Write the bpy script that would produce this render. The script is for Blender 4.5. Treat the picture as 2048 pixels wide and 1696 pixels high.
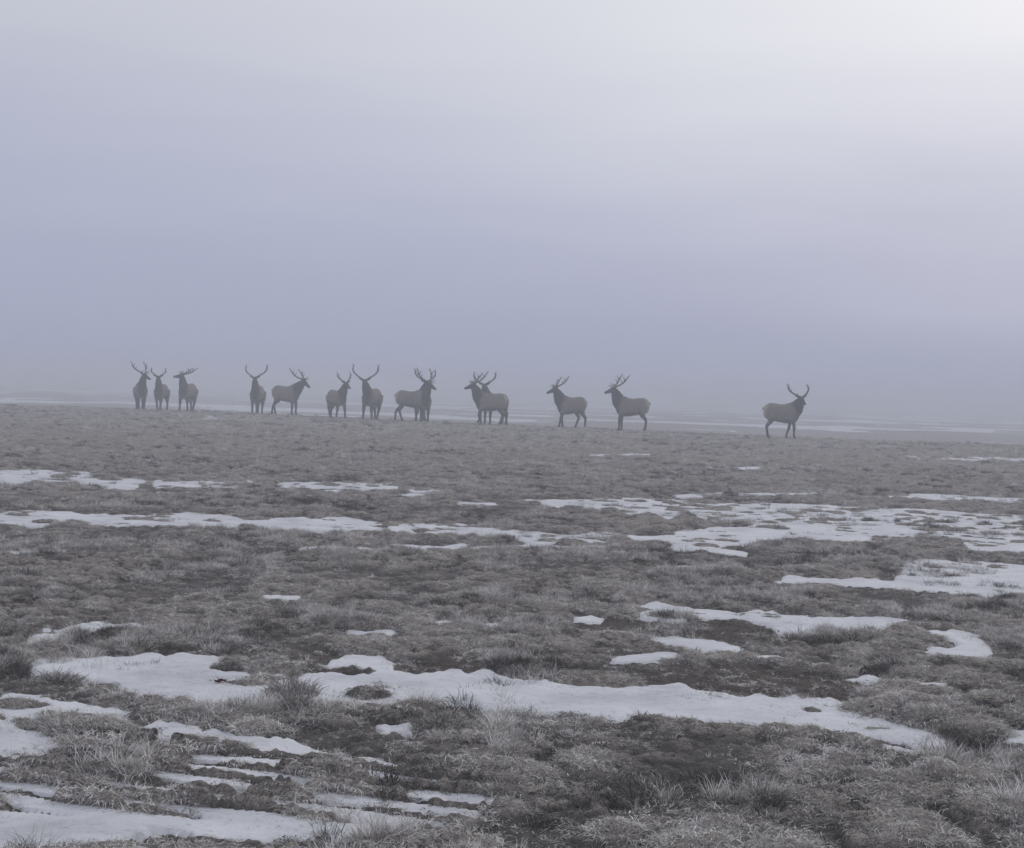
import bpy, math, random
import numpy as np
from mathutils import Vector, Matrix, kdtree

for o in list(bpy.data.objects):
    bpy.data.objects.remove(o, do_unlink=True)
scene = bpy.context.scene
COL = scene.collection
rng = np.random.default_rng(7)
R = math.radians

# ------------------------------------------------------------------ camera
CAM_H = 1.6
cd = bpy.data.cameras.new("camera")
cd.sensor_width = 36.0
cd.lens = 36.0 * 3150.0 / 2048.0
cd.clip_start = 0.1
cd.clip_end = 20000.0
cam = bpy.data.objects.new("camera", cd)
COL.objects.link(cam)
cam.matrix_world = (Matrix.Translation((0, 0, CAM_H)) @ Matrix.Rotation(R(90 - 1.176), 4, 'X')
                    @ Matrix.Rotation(R(1.833), 4, 'Z'))
scene.camera = cam

# ------------------------------------------------------------------ sky: a bright fog layer, the sun hidden high on the right
SUN_EL, SUN_AZ = R(28), R(35)            # azimuth clockwise from +Y
SUN_DIR = Vector((math.sin(SUN_AZ) * math.cos(SUN_EL), math.cos(SUN_AZ) * math.cos(SUN_EL), math.sin(SUN_EL)))
world = bpy.data.worlds.new("World")
scene.world = world
world.use_nodes = True
nt = world.node_tree
nt.nodes.clear()
def N(t, **kw):
    n = nt.nodes.new(t)
    for k, v in kw.items():
        setattr(n, k, v)
    return n
def L(a, b):
    nt.links.new(a, b)
def M(op, a, b=None, c=None):
    n = N("ShaderNodeMath", operation=op)
    for i, v in enumerate((a, b, c)):
        if v is None:
            continue
        if isinstance(v, (int, float)):
            n.inputs[i].default_value = v
        else:
            L(v, n.inputs[i])
    return n.outputs[0]
tc = N("ShaderNodeTexCoord")
sep = N("ShaderNodeSeparateXYZ")
L(tc.outputs["Generated"], sep.inputs[0])
dot = N("ShaderNodeVectorMath", operation='DOT_PRODUCT')
L(tc.outputs["Generated"], dot.inputs[0])
dot.inputs[1].default_value = SUN_DIR
# long soft drifts in the fog, tilted a little
mp = N("ShaderNodeMapping")
mp.inputs["Rotation"].default_value = (0, R(14), 0)
mp.inputs["Scale"].default_value = (1.3, 1.3, 8.0)
L(tc.outputs["Generated"], mp.inputs[0])
nz = N("ShaderNodeTexNoise")
nz.inputs["Scale"].default_value = 1.6
nz.inputs["Detail"].default_value = 5.0
nz.inputs["Roughness"].default_value = 0.45
L(mp.outputs[0], nz.inputs["Vector"])
drift = M('MULTIPLY', M('SUBTRACT', nz.outputs["Fac"], 0.5), 0.20)
h = M('ADD', M('MAXIMUM', sep.outputs["Z"], 0.0), M('MULTIPLY', drift, 0.7))
ramp = N("ShaderNodeValToRGB")
L(h, ramp.inputs[0])
STOPS = [(0.0, (0.398, 0.422, 0.555)), (0.09, (0.402, 0.430, 0.590)), (0.17, (0.470, 0.492, 0.615)),
         (0.26, (0.545, 0.570, 0.648)), (0.45, (0.560, 0.580, 0.660)), (1.0, (0.560, 0.580, 0.650))]
cr = ramp.color_ramp
while len(cr.elements) < len(STOPS):
    cr.elements.new(0.5)
for e, (p, c) in zip(cr.elements, STOPS):
    e.position = p
    e.color = (*c, 1)
cr.interpolation = 'B_SPLINE'
# the sun behind the fog: a wide soft glow, choked off where the fog is thick near the ground
glow = M('POWER', M('MAXIMUM', dot.outputs["Value"], 0.0), 4.2)
mr = N("ShaderNodeMapRange", interpolation_type='SMOOTHSTEP')
L(M('ADD', sep.outputs["Z"], drift), mr.inputs["Value"])
mr.inputs["From Min"].default_value = -0.03
mr.inputs["From Max"].default_value = 0.27
glow = M('MULTIPLY', M('MULTIPLY', glow, mr.outputs[0]), 0.43)
gcol = N("ShaderNodeVectorMath", operation='SCALE')
gcol.inputs[0].default_value = (1.0, 0.98, 0.87)
L(glow, gcol.inputs["Scale"])
fogc = N("ShaderNodeVectorMath", operation='ADD')
L(ramp.outputs[0], fogc.inputs[0])
L(gcol.outputs[0], fogc.inputs[1])
sky = N("ShaderNodeTexSky", sky_type='NISHITA')
sky.sun_disc = False
sky.sun_elevation = SUN_EL
sky.sun_rotation = SUN_AZ
sky.dust_density = 6.0
bg1 = N("ShaderNodeBackground")
L(sky.outputs[0], bg1.inputs[0])
bg1.inputs[1].default_value = 0.06
bg2 = N("ShaderNodeBackground")
L(fogc.outputs[0], bg2.inputs[0])
bg2.inputs[1].default_value = 1.0
mx = N("ShaderNodeMixShader")
mx.inputs[0].default_value = 0.94            # the fog layer hides nearly all of the clear sky
L(bg1.outputs[0], mx.inputs[1])
L(bg2.outputs[0], mx.inputs[2])
wo = N("ShaderNodeOutputWorld")
L(mx.outputs[0], wo.inputs[0])

sd = bpy.data.lights.new("sun", 'SUN')
sd.energy = 0.5
sd.angle = R(35)
sd.color = (1.0, 0.96, 0.92)
sun = bpy.data.objects.new("sun", sd)
COL.objects.link(sun)
sun.rotation_euler = SUN_DIR.to_track_quat('Z', 'Y').to_euler()

vs = scene.view_settings
vs.view_transform = 'Standard'
vs.look = 'None'
vs.exposure = 0.0
vs.gamma = 1.0
vs.use_curve_mapping = False
scene.cycles.max_bounces = 6
scene.cycles.diffuse_bounces = 3
scene.cycles.volume_bounces = 2
scene.cycles.use_denoising = True
scene.cycles.use_adaptive_sampling = True
scene.cycles.adaptive_threshold = 0.01

# ------------------------------------------------------------------ what lies where on the meadow (metres)
SNOW = {
    'left_far': [(-9.13, 25.87), (-8.61, 26.54), (-8.28, 27.11), (-7.16, 27.13), (-6.65, 25.81), (-5.78, 25.27), (-5.47, 24.23), (-5.41, 22.4), (-5.75, 22.34), (-6.22, 23.3), (-6.89, 23.32), (-7.89, 22.38)],
    'left_far2': [(-5.06, 25.29), (-4.57, 26.13), (-3.82, 25.57), (-3.72, 23.9), (-4.48, 23.49)],
    'left_band': [(-6.19, 18.06), (-5.83, 18.36), (-5.42, 18.69), (-4.56, 18.43), (-4.17, 19.06), (-3.64, 19.13), (-3.06, 18.59), (-2.37, 18.72), (-1.94, 19.2), (-1.51, 18.77), (-1.31, 17.04), (-1.7, 16.84), (-2.43, 16.75), (-3.05, 16.9), (-3.72, 17.02), (-4.38, 16.84), (-4.83, 17.32), (-4.98, 16.54), (-5.21, 16.77), (-5.74, 16.76)],
    'mid_band': [(-1.13, 18.48), (-0.58, 18.84), (-0.1, 18.45), (0.25, 18.05), (0.75, 17.84), (1.3, 18.43), (1.35, 17.84), (0.98, 16.78), (0.23, 16.53), (-0.09, 16.87), (-0.63, 17.04), (-0.95, 16.92)],
    'mid_low': [(-1.49, 15.56), (-1.3, 15.98), (-0.8, 16.04), (-0.37, 16.4), (-0.39, 15.33), (-0.74, 14.89), (-1.11, 14.86), (-1.35, 14.84)],
    'right_band': [(0.15, 23.24), (1.79, 24.45), (2.97, 24.55), (4.18, 24.32), (5.2, 24.03), (6.39, 23.92), (7.61, 23.25), (8.26, 22.96), (6.1, 16.92), (5.56, 16.96), (5.15, 17.15), (5.26, 18.74), (4.9, 18.75), (4.11, 17.37), (3.44, 17.38), (3.04, 17.6), (2.61, 16.99), (1.92, 16.65), (2.08, 18.58), (2.7, 19.63), (2.31, 20.08), (1.85, 20.71), (1.22, 21.15), (0.49, 21.76)],
    'right_bright': [(4.06, 15.87), (4.45, 16.18), (5.0, 15.96), (5.17, 15.74), (5.54, 15.49), (4.78, 13.34), (4.37, 13.27), (4.01, 13.05), (3.78, 13.42), (3.33, 13.31), (3.13, 13.57), (2.46, 13.65), (2.64, 14.15), (3.33, 14.22), (3.68, 14.76)],
    'right_mid': [(0.86, 11.95), (1.11, 12.15), (1.28, 11.88), (1.93, 11.92), (1.99, 11.61), (2.52, 11.52), (2.8, 11.29), (2.64, 10.94), (2.36, 10.77), (1.86, 10.66), (1.82, 11.05), (1.46, 11.27), (0.85, 11.18)],
    'right_low': [(2.8, 11.02), (3.13, 11.07), (3.32, 10.86), (3.32, 10.49), (3.23, 10.03), (3.04, 9.83), (2.64, 9.99), (2.73, 10.21), (3.05, 10.31), (3.0, 10.59)],
    'wedge': [(0.93, 10.28), (1.29, 10.4), (1.47, 10.27), (1.65, 10.03), (1.45, 9.71), (1.27, 9.75), (1.2, 9.95)],
    'streak_r': [(2.0, 9.0), (2.13, 9.15), (2.49, 8.93), (2.35, 8.75), (2.11, 8.81)],
    'disc': [(-1.03, 9.15), (-0.92, 9.35), (-0.74, 9.36), (-0.61, 9.11), (-0.64, 8.82), (-0.87, 8.82), (-0.99, 8.88)],
    'slab': [(-0.63, 7.47), (-0.41, 7.48), (-0.39, 7.2), (-0.59, 7.19)],
    'left_upper': [(-2.59, 8.75), (-2.59, 8.9), (-2.37, 8.98), (-2.11, 9.19), (-1.94, 9.1), (-1.68, 9.1), (-1.61, 8.91), (-1.7, 8.76), (-1.47, 8.72), (-1.23, 8.61), (-1.16, 8.45), (-1.1, 8.24), (-1.13, 7.97), (-1.21, 7.79), (-1.44, 7.72), (-1.67, 7.76), (-1.84, 7.84), (-2.01, 8.21), (-2.2, 8.25), (-2.42, 8.28), (-2.55, 8.52)],
    'central': [(-1.15, 8.51), (-1.02, 8.71), (-0.5, 8.88), (-0.42, 8.94), (-0.14, 8.9), (0.06, 8.73), (0.31, 8.56), (0.52, 8.54), (0.8, 8.62), (0.96, 8.59), (1.32, 8.42), (1.48, 8.37), (1.64, 8.54), (1.79, 8.31), (1.68, 8.07), (1.42, 8.07), (1.77, 8.01), (1.99, 7.85), (2.16, 7.36), (2.0, 7.17), (1.81, 7.31), (1.66, 7.48), (1.34, 7.57), (0.97, 7.68), (0.7, 7.71), (0.52, 7.54), (0.43, 7.71), (0.01, 7.75), (-0.31, 7.82), (-0.67, 7.86), (-0.91, 7.79), (-1.02, 8.01), (-0.97, 8.27)],
    'left_lower': [(-2.7, 7.8), (-2.51, 7.83), (-2.29, 7.84), (-2.19, 7.76), (-1.98, 7.69), (-1.8, 7.55), (-1.78, 7.28), (-1.92, 7.29), (-2.19, 7.25), (-2.3, 7.33), (-2.57, 7.43)],
    'left_bank': [(-2.69, 7.5), (-2.36, 7.36), (-2.26, 7.27), (-2.09, 7.1), (-1.91, 6.87), (-1.64, 6.83), (-1.12, 6.72), (-0.79, 6.8), (-0.48, 6.69), (-0.29, 6.58), (-0.0, 6.44), (0.12, 6.1), (-0.18, 5.65), (-0.69, 5.46), (-1.22, 5.47), (-1.5, 5.25), (-1.89, 5.15)],
    'stripe_top': [(-1.75, 7.14), (-1.57, 7.29), (-1.4, 7.29), (-1.33, 7.15), (-0.99, 6.99), (-0.66, 6.83), (-0.67, 6.7), (-0.95, 6.71), (-1.25, 6.84), (-1.67, 6.96)],
    'tiny_l1': [(-2.87, 10.03), (-2.65, 10.26), (-2.44, 10.24), (-2.35, 9.85), (-2.77, 9.76)],
    'tiny_l2': [(-2.91, 9.64), (-2.81, 9.79), (-2.69, 9.49), (-2.77, 9.36)],
    'crest_r': [(12.52, 50.07), (14.21, 50.97), (15.48, 52.0), (17.08, 52.44), (18.83, 52.59), (17.4, 48.58), (15.63, 47.97), (13.79, 47.3), (12.33, 46.9)],
    'crest_l': [(-15.68, 76.06), (-14.31, 79.16), (-12.33, 70.07), (-13.65, 66.72)],
}
REMNANTS = [
    [(-1.45, 18.36), (-1.09, 18.22), (-1.0, 17.27), (-1.33, 17.28)],
    [(-5.59, 24.43), (-4.99, 25.3), (-4.7, 23.88), (-5.21, 23.1)],
    [(1.28, 18.0), (2.02, 18.04), (1.95, 17.11), (1.27, 17.11)],
    [(-0.39, 16.07), (0.23, 16.49), (0.96, 16.51), (1.15, 16.11), (0.22, 15.67), (-0.35, 15.39)],
    [(-4.79, 14.25), (-4.35, 14.3), (-4.18, 13.77), (-4.59, 13.68)],
    [(6.97, 28.13), (8.63, 27.99), (9.47, 27.6), (9.01, 26.24), (8.16, 26.45), (6.63, 26.73)],
    [(-3.85, 25.51), (-2.68, 26.32), (-1.79, 25.66), (-1.03, 25.03), (-1.06, 23.8), (-2.47, 24.3), (-3.58, 23.97)],
    [(-2.9, 24.05), (-2.32, 24.34), (-1.94, 23.58), (-2.33, 22.93), (-2.76, 23.18)],
    [(-0.85, 22.34), (-0.14, 22.46), (-0.06, 21.52), (-0.74, 21.4)],
    [(0.51, 22.76), (1.13, 22.04), (1.01, 20.88), (0.48, 21.38)],
    [(-0.48, 10.76), (-0.04, 10.76), (-0.07, 10.5), (-0.44, 10.48)],
    [(2.17, 11.61), (2.68, 11.71), (3.22, 11.38), (3.09, 11.06), (2.61, 11.25), (2.15, 11.3)],
    [(-1.02, 10.27), (-0.7, 10.39), (-0.67, 10.06), (-0.96, 10.02)],
    [(-1.52, 6.95), (-1.29, 7.07), (-1.25, 6.93), (-1.46, 6.79)],
    [(1.82, 17.22), (2.53, 16.46), (2.39, 15.87), (1.79, 16.39)],
    [(-1.85, 11.81), (-1.55, 11.82), (-1.52, 11.42), (-1.77, 11.38)],
    [(0.46, 11.16), (0.61, 11.35), (0.71, 11.2), (0.67, 10.94), (0.48, 10.9)],
    [(0.58, 9.5), (0.8, 9.66), (1.04, 9.69), (0.99, 9.39), (0.6, 9.31)],
    [(1.53, 9.8), (1.74, 9.69), (1.69, 9.48), (1.5, 9.5)],
    [(1.85, 9.56), (2.0, 9.65), (2.04, 9.49), (1.95, 9.27), (1.83, 9.32)],
    [(-2.09, 15.32), (-1.87, 15.63), (-1.77, 14.99), (-1.98, 14.82)],
    [(0.13, 6.74), (0.3, 6.74), (0.28, 6.54), (0.14, 6.53)],
    [(2.61, 25.61), (3.55, 26.55), (3.38, 25.27), (2.6, 24.77)],
    [(3.8, 26.6), (5.32, 27.44), (5.06, 26.09), (3.74, 25.57)],
    [(5.79, 26.79), (7.79, 27.85), (7.44, 26.61), (5.68, 25.89)],
    [(1.52, 14.72), (2.04, 15.09), (1.96, 14.51), (1.53, 14.35)],
    [(-1.8, 23.65), (-1.15, 24.19), (-1.03, 23.33), (-1.66, 22.71)],
    [(1.75, 7.36), (1.92, 7.2), (1.86, 7.05), (1.69, 7.11)],
    [(2.46, 7.69), (2.58, 7.68), (2.49, 7.41), (2.39, 7.42)],
    [(4.66, 36.81), (5.98, 37.76), (5.66, 35.73), (4.48, 34.95)],
    [(-2.26, 26.31), (-1.88, 26.91), (-1.74, 26.02), (-2.13, 25.28)],
    [(2.12, 42.27), (3.77, 44.37), (3.58, 42.08), (2.1, 40.56)],
]
BARE = [
    [(0.6, 11.12), (1.47, 11.32), (1.81, 10.77), (2.01, 10.72), (1.78, 10.18), (1.47, 10.26), (0.96, 10.37), (0.46, 10.4)],
    [(0.82, 9.17), (1.47, 9.37), (1.83, 9.1), (1.89, 8.58), (1.79, 8.33), (1.63, 8.5), (1.47, 8.36), (1.02, 8.57), (0.75, 8.58)],
    [(-1.27, 9.48), (-1.07, 9.61), (-1.01, 8.83), (-0.59, 8.87), (-0.33, 9.48), (-0.14, 9.16), (-0.22, 8.88), (-1.12, 8.62)],
]
STRIPES = [
    [(-2.09, 7.18), (-1.78, 7.31), (-1.6, 7.12), (-1.68, 6.9), (-1.92, 6.91)],
    [(-1.8, 6.62), (-1.4, 6.54), (-1.38, 6.47), (-1.75, 6.53)],
]
CREST = [(-35.91, 85.37), (-28.06, 86.25), (-20.38, 86.19), (-14.12, 84.8), (-8.23, 79.96), (-4.79, 77.69), (-1.05, 75.14), (5.22, 72.59), (12.0, 68.16), (16.39, 66.46), (21.9, 67.29), (28.61, 67.89)]
SNOW_LABEL = {
    'left_far': "farthest snow patch at the left edge, flat streaky drift",
    'left_far2': "faint thin snow patch just right of the farthest left drift",
    'left_band': "long snow band across the left, above the middle of the meadow",
    'mid_band': "narrow snow band in mid picture with tussocks poking through",
    'mid_low': "short broken snow patch just below the narrow middle band",
    'right_band': "largest wide snow field at the right, dotted with tussocks",
    'right_bright': "bright bluish snow patch at right edge below the wide field",
    'right_mid': "long ragged snow strip above the dark bare soil at right",
    'right_low': "curved thin snow strip nearest right edge below the ragged strip",
    'wedge': "small pointed snow wedge between two patches of bare soil",
    'streak_r': "thin snow sliver right of the bare brown soil",
    'disc': "small oval snow disc on dark soil above the central snow tongue",
    'slab': "small dull snow slab beside the dark domed tussock",
    'left_upper': "broad snow patch at lower left with the dark red scrap",
    'central': "longest snow tongue winding across the lower middle to the right",
    'left_lower': "snow patch at left edge behind the striped bank",
    'left_bank': "big snow bank in the bottom left corner striped with grass",
    'stripe_top': "slanting snow stripe along the top of the corner bank",
    'tiny_l1': "little snow strip on the left above the broad patch",
    'tiny_l2': "tiny rounded snow spot at far left of the little strip",
    'crest_r': "thin broken snow line at right just below the lone elk",
    'crest_l': "tiny snow streak at the feet of the left elk trio",
}
# x, y, blades, spread, length, lean, hue shift, label
TUSSOCKS = [
    (-1.06, 7.86, 420, .13, .13, .45, .25, "tall wispy pale tussock at the left end of the snow tongue"),
    (-0.28, 7.36, 520, .14, .10, .70, -.05, "domed tussock below the snow tongue, left of centre"),
    (-2.34, 8.22, 420, .15, .09, .80, .05, "rounded tussock jutting into the broad lower left snow patch"),
    (-2.01, 9.80, 520, .20, .10, .85, -.05, "dark bushy tussock above the broad lower left snow patch"),
    (0.27, 8.46, 160, .07, .045, .90, .05, "small tussock alone on the upper rim of the snow tongue"),
    (0.47, 7.90, 160, .08, .04, 1.0, -.05, "flat dark tussock alone near the lower rim of the snow tongue"),
    (-0.66, 8.30, 170, .07, .06, .70, .25, "small pale tussock in the snow tongue's left half"),
]
RED = (-1.50, 8.30)
WALK = ((.22, 0), (-.20, .0), (-.22, 0), (.20, 0))
WALK2 = ((-.18, 0), (.20, .0), (.24, 0), (-.20, 0))
STAND = ((.0, 0), (.07, 0), (.03, 0), (-.06, 0))
ELK = [
    dict(at=(-20.40, 86.4), heading=288, head_yaw=48, neck_yaw=15, neck_pitch=62, head_pitch=-22, antler=.9, tilt=8, legs=STAND, label="leftmost elk of the herd, chest on with its head turned right"),
    dict(size=.99, at=(-19.33, 86.6), heading=268, head_yaw=14, neck_yaw=6, neck_pitch=64, head_pitch=-20, antler=.66, legs=WALK, label="second elk from the left, facing out between two others"),
    dict(at=(-17.85, 86.5), heading=257, head_yaw=-52, neck_yaw=-5, neck_pitch=74, head_pitch=-2, antler=.85, tilt=12, legs=WALK2, label="third elk from the left, antlers swept flat to the right"),
    dict(at=(-13.88, 85.6), heading=268, head_yaw=2, neck_yaw=1, neck_pitch=64, head_pitch=-18, antler=.9, legs=STAND, label="elk facing straight out with a wide round antler spread"),
    dict(at=(-12.18, 84.6), heading=338, head_yaw=4, neck_yaw=0, neck_pitch=44, head_pitch=-36, tilt=30, antler=.92, size=1.08, legs=((.05, 0), (-.03, 0), (-.28, 0), (.10, 0)), label="fifth elk from the left, striding right with head lowered"),
    dict(at=(-9.05, 81.0), heading=307, head_yaw=8, neck_yaw=4, neck_pitch=62, head_pitch=-28, size=.98, antler=.68, legs=WALK, label="slim elk facing right beside the wide antlered walker"),
    dict(at=(-7.12, 79.6), heading=252, head_yaw=14, neck_yaw=-4, neck_pitch=58, head_pitch=-24, size=1.08, antler=.96, legs=WALK2, label="elk walking forward with the tallest wide open antlers"),
    dict(at=(-5.06, 78.6), heading=350, head_yaw=-62, neck_yaw=-10, neck_pitch=74, head_pitch=-15, legs=WALK, label="rear elk of the first overlapping pair, flank showing at left"),
    dict(at=(-4.42, 77.6), heading=286, head_yaw=42, neck_yaw=12, neck_pitch=56, head_pitch=-24, antler=.86, legs=((.05, 0), (-.18, 0), (.1, 0), (-.1, 0)), label="front elk of the first overlapping pair, muzzle pointing right"),
    dict(at=(-1.05, 75.2), heading=203, head_yaw=-8, neck_yaw=-2, neck_pitch=60, head_pitch=-16, antler=.86, tilt=8, legs=((.16, .10), (-.06, 0), (.18, 0), (-.30, 0)), label="dark front elk of the second overlapping pair, facing left"),
    dict(at=(-0.84, 76.8), heading=226, head_yaw=40, neck_yaw=10, neck_pitch=64, head_pitch=-14, legs=STAND, label="elk mostly hidden behind the dark elk, one antler reaching right"),
    dict(at=(2.76, 73.9), heading=207, head_yaw=-10, neck_yaw=-4, neck_pitch=60, head_pitch=-22, size=1.02, antler=.80, tilt=14, legs=((.24, 0), (-.10, 0), (-.06, 0), (.26, 0)), label="elk striding left with antlers thrown back, right of the pairs"),
    dict(at=(5.50, 72.6), heading=186, head_yaw=2, neck_yaw=0, neck_pitch=64, head_pitch=-18, antler=.90, tilt=8, legs=STAND, label="elk standing still in full profile facing left"),
    dict(at=(11.62, 67.9), heading=343, head_yaw=-56, neck_yaw=-6, neck_pitch=62, neck_len=.40, head_pitch=-26, tilt=10, size=1.03, antler=.76, legs=((.06, 0), (-.24, 0), (.0, 0), (.06, 0)), label="lone elk at far right, apart from the herd, looking out"),
]
GRASS = 1.0
FOG = 0.0066
PATCHES = list(SNOW.items())
N_NAMED = len(PATCHES)
PATCHES += [('remnant', p) for p in REMNANTS]

# ------------------------------------------------------------------ noise
def hash2(ix, iy, seed):
    h = (ix.astype(np.int64) * 374761393 + iy.astype(np.int64) * 668265263 + seed * 1442695041) & 0xFFFFFFFF
    h = ((h ^ (h >> 13)) * 1274126177) & 0xFFFFFFFF
    h = (h ^ (h >> 16)) & 0xFFFFFFFF
    return h / 4294967296.0
def vnoise(x, y, seed=0):
    ix, iy = np.floor(x), np.floor(y)
    fx, fy = x - ix, y - iy
    ux, uy = fx * fx * (3 - 2 * fx), fy * fy * (3 - 2 * fy)
    a, b = hash2(ix, iy, seed), hash2(ix + 1, iy, seed)
    c, d = hash2(ix, iy + 1, seed), hash2(ix + 1, iy + 1, seed)
    return (a + (b - a) * ux) * (1 - uy) + (c + (d - c) * ux) * uy
def fbm(x, y, seed=0, octaves=4):
    s = np.zeros_like(x); a = 0.5
    for k in range(octaves):
        s += a * (vnoise(x, y, seed + k) * 2 - 1)
        x, y, a = x * 2.03 + 11.3, y * 2.03 + 5.7, a * 0.5
    return s
def domes(x, y, cell, seed):
    """tussocks: each jittered cell carries one dome; returns height 0..1 and that cell's random number"""
    gx, gy = x / cell, y / cell
    ix, iy = np.floor(gx), np.floor(gy)
    best = np.zeros_like(x); rid = np.zeros_like(x)
    for di in (-1, 0, 1):
        for dj in (-1, 0, 1):
            cx, cy = ix + di, iy + dj
            px = cx + 0.15 + 0.7 * hash2(cx, cy, seed)
            py = cy + 0.15 + 0.7 * hash2(cx, cy, seed + 1)
            rr = 0.42 + 0.40 * hash2(cx, cy, seed + 2)
            hh = 0.35 + 0.65 * hash2(cx, cy, seed + 3)
            d2 = ((gx - px) ** 2 + (gy - py) ** 2 * 1.2) / (rr * rr)
            v = hh * np.clip(1 - d2 * d2, 0, 1) ** 0.55
            m = v > best
            best = np.where(m, v, best)
            rid = np.where(m, hash2(cx, cy, seed + 4), rid)
    return best, rid
def smooth(a, b, x):
    t = np.clip((x - a) / (b - a), 0, 1)
    return t * t * (3 - 2 * t)
def poly_sd(x, y, poly):
    """signed distance, positive inside"""
    P = np.array(poly, float)
    d = np.full(x.shape, 1e9); inside = np.zeros(x.shape, bool)
    for (x0, y0), (x1, y1) in zip(P, np.roll(P, -1, 0)):
        ex, ey = x1 - x0, y1 - y0
        t = np.clip(((x - x0) * ex + (y - y0) * ey) / (ex * ex + ey * ey + 1e-12), 0, 1)
        d = np.minimum(d, (x - x0 - t * ex) ** 2 + (y - y0 - t * ey) ** 2)
        if y0 != y1:
            inside ^= ((y0 > y) != (y1 > y)) & (x < ex * (y - y0) / (y1 - y0) + x0)
    return np.where(inside, 1, -1) * np.sqrt(d)

# ------------------------------------------------------------------ materials
def material(name, rough=0.9):
    m = bpy.data.materials.new(name)
    m.use_nodes = True
    b = m.node_tree.nodes["Principled BSDF"]
    b.inputs["Roughness"].default_value = rough
    b.inputs["Specular IOR Level"].default_value = 0.2
    return m, m.node_tree, b
def noise_node(t, scale, detail=4, rough=0.6, vec=None):
    n = t.nodes.new("ShaderNodeTexNoise")
    n.inputs["Scale"].default_value = scale
    n.inputs["Detail"].default_value = detail
    n.inputs["Roughness"].default_value = rough
    if vec:
        t.links.new(vec, n.inputs["Vector"])
    return n
def ramp_node(t, fac, stops):
    n = t.nodes.new("ShaderNodeValToRGB")
    e = n.color_ramp.elements
    while len(e) < len(stops):
        e.new(0.5)
    for k, (p, c) in zip(e, stops):
        k.position = p
        k.color = (*c, 1)
    t.links.new(fac, n.inputs[0])
    return n
def mix_node(t, fac, a, b, mode='MIX'):
    n = t.nodes.new("ShaderNodeMix")
    n.data_type = 'RGBA'
    n.blend_type = mode
    for s, v in ((n.inputs["Factor"], fac), (n.inputs["A"], a), (n.inputs["B"], b)):
        pass
    ins = [i for i in n.inputs if i.enabled]
    for s, v in zip(ins, (fac, a, b)):
        if isinstance(v, (int, float)):
            s.default_value = v
        elif isinstance(v, tuple):
            s.default_value = (*v, 1)
        else:
            t.links.new(v, s)
    return [o for o in n.outputs if o.enabled][0]

m_ground, t, b = material("thatch_and_soil", 0.95)
tcn = t.nodes.new("ShaderNodeTexCoord")
n1 = noise_node(t, 2.2, 6, 0.65, tcn.outputs["Object"])
n2 = noise_node(t, 26.0, 5, 0.7, tcn.outputs["Object"])
c1 = ramp_node(t, n1.outputs["Fac"], [(0.30, (0.290, 0.270, 0.254)), (0.52, (0.430, 0.404, 0.382)), (0.75, (0.550, 0.522, 0.496))])
c2 = ramp_node(t, n2.outputs["Fac"], [(0.30, (0.50, 0.48, 0.47)), (0.70, (1.25, 1.22, 1.2))])
n4 = noise_node(t, 110.0, 3, 0.7, tcn.outputs["Object"])
c4 = ramp_node(t, n4.outputs["Fac"], [(0.34, (0.42, 0.41, 0.40)), (0.64, (1.35, 1.33, 1.30))])
cm = mix_node(t, 1.0, mix_node(t, 1.0, c1.outputs[0], c2.outputs[0], 'MULTIPLY'), c4.outputs[0], 'MULTIPLY')
at = t.nodes.new("ShaderNodeAttribute")
at.attribute_name = "bare"
at2 = t.nodes.new("ShaderNodeAttribute")
at2.attribute_name = "thatch_shade"
shaded_litter = ramp_node(t, n2.outputs["Fac"], [(0.3, (0.062, 0.056, 0.052)), (0.7, (0.165, 0.150, 0.141))])  # soil and litter between mounds, darkened to paint in the shade of the gaps
ct = mix_node(t, at2.outputs["Fac"], shaded_litter.outputs[0], cm)
soil = ramp_node(t, n2.outputs["Fac"], [(0.3, (0.050, 0.040, 0.034)), (0.7, (0.160, 0.134, 0.118))])
cs = mix_node(t, at.outputs["Fac"], ct, soil.outputs[0])
t.links.new(cs, b.inputs["Base Color"])
bp = t.nodes.new("ShaderNodeBump")
bp.inputs["Strength"].default_value = 1.0
bp.inputs["Distance"].default_value = 0.05
t.links.new(n2.outputs["Fac"], bp.inputs["Height"])
t.links.new(bp.outputs[0], b.inputs["Normal"])

m_snow, t, b = material("old_snow", 0.75)
tcn = t.nodes.new("ShaderNodeTexCoord")
n1 = noise_node(t, 1.5, 8, 0.68, tcn.outputs["Object"])
n2 = noise_node(t, 30.0, 5, 0.7, tcn.outputs["Object"])
c1 = ramp_node(t, n1.outputs["Fac"], [(0.28, (0.40, 0.405, 0.425)), (0.46, (0.60, 0.61, 0.645)), (0.72, (0.76, 0.77, 0.80))])
c2 = ramp_node(t, n2.outputs["Fac"], [(0.30, (0.55, 0.53, 0.51)), (0.43, (1, 1, 1))])
t.links.new(mix_node(t, 0.8, c1.outputs[0], c2.outputs[0], 'MULTIPLY'), b.inputs["Base Color"])
bp = t.nodes.new("ShaderNodeBump")
bp.inputs["Strength"].default_value = 0.6
bp.inputs["Distance"].default_value = 0.02
n3 = noise_node(t, 9.0, 5, 0.6, tcn.outputs["Object"])
t.links.new(n3.outputs["Fac"], bp.inputs["Height"])
t.links.new(bp.outputs[0], b.inputs["Normal"])

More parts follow.
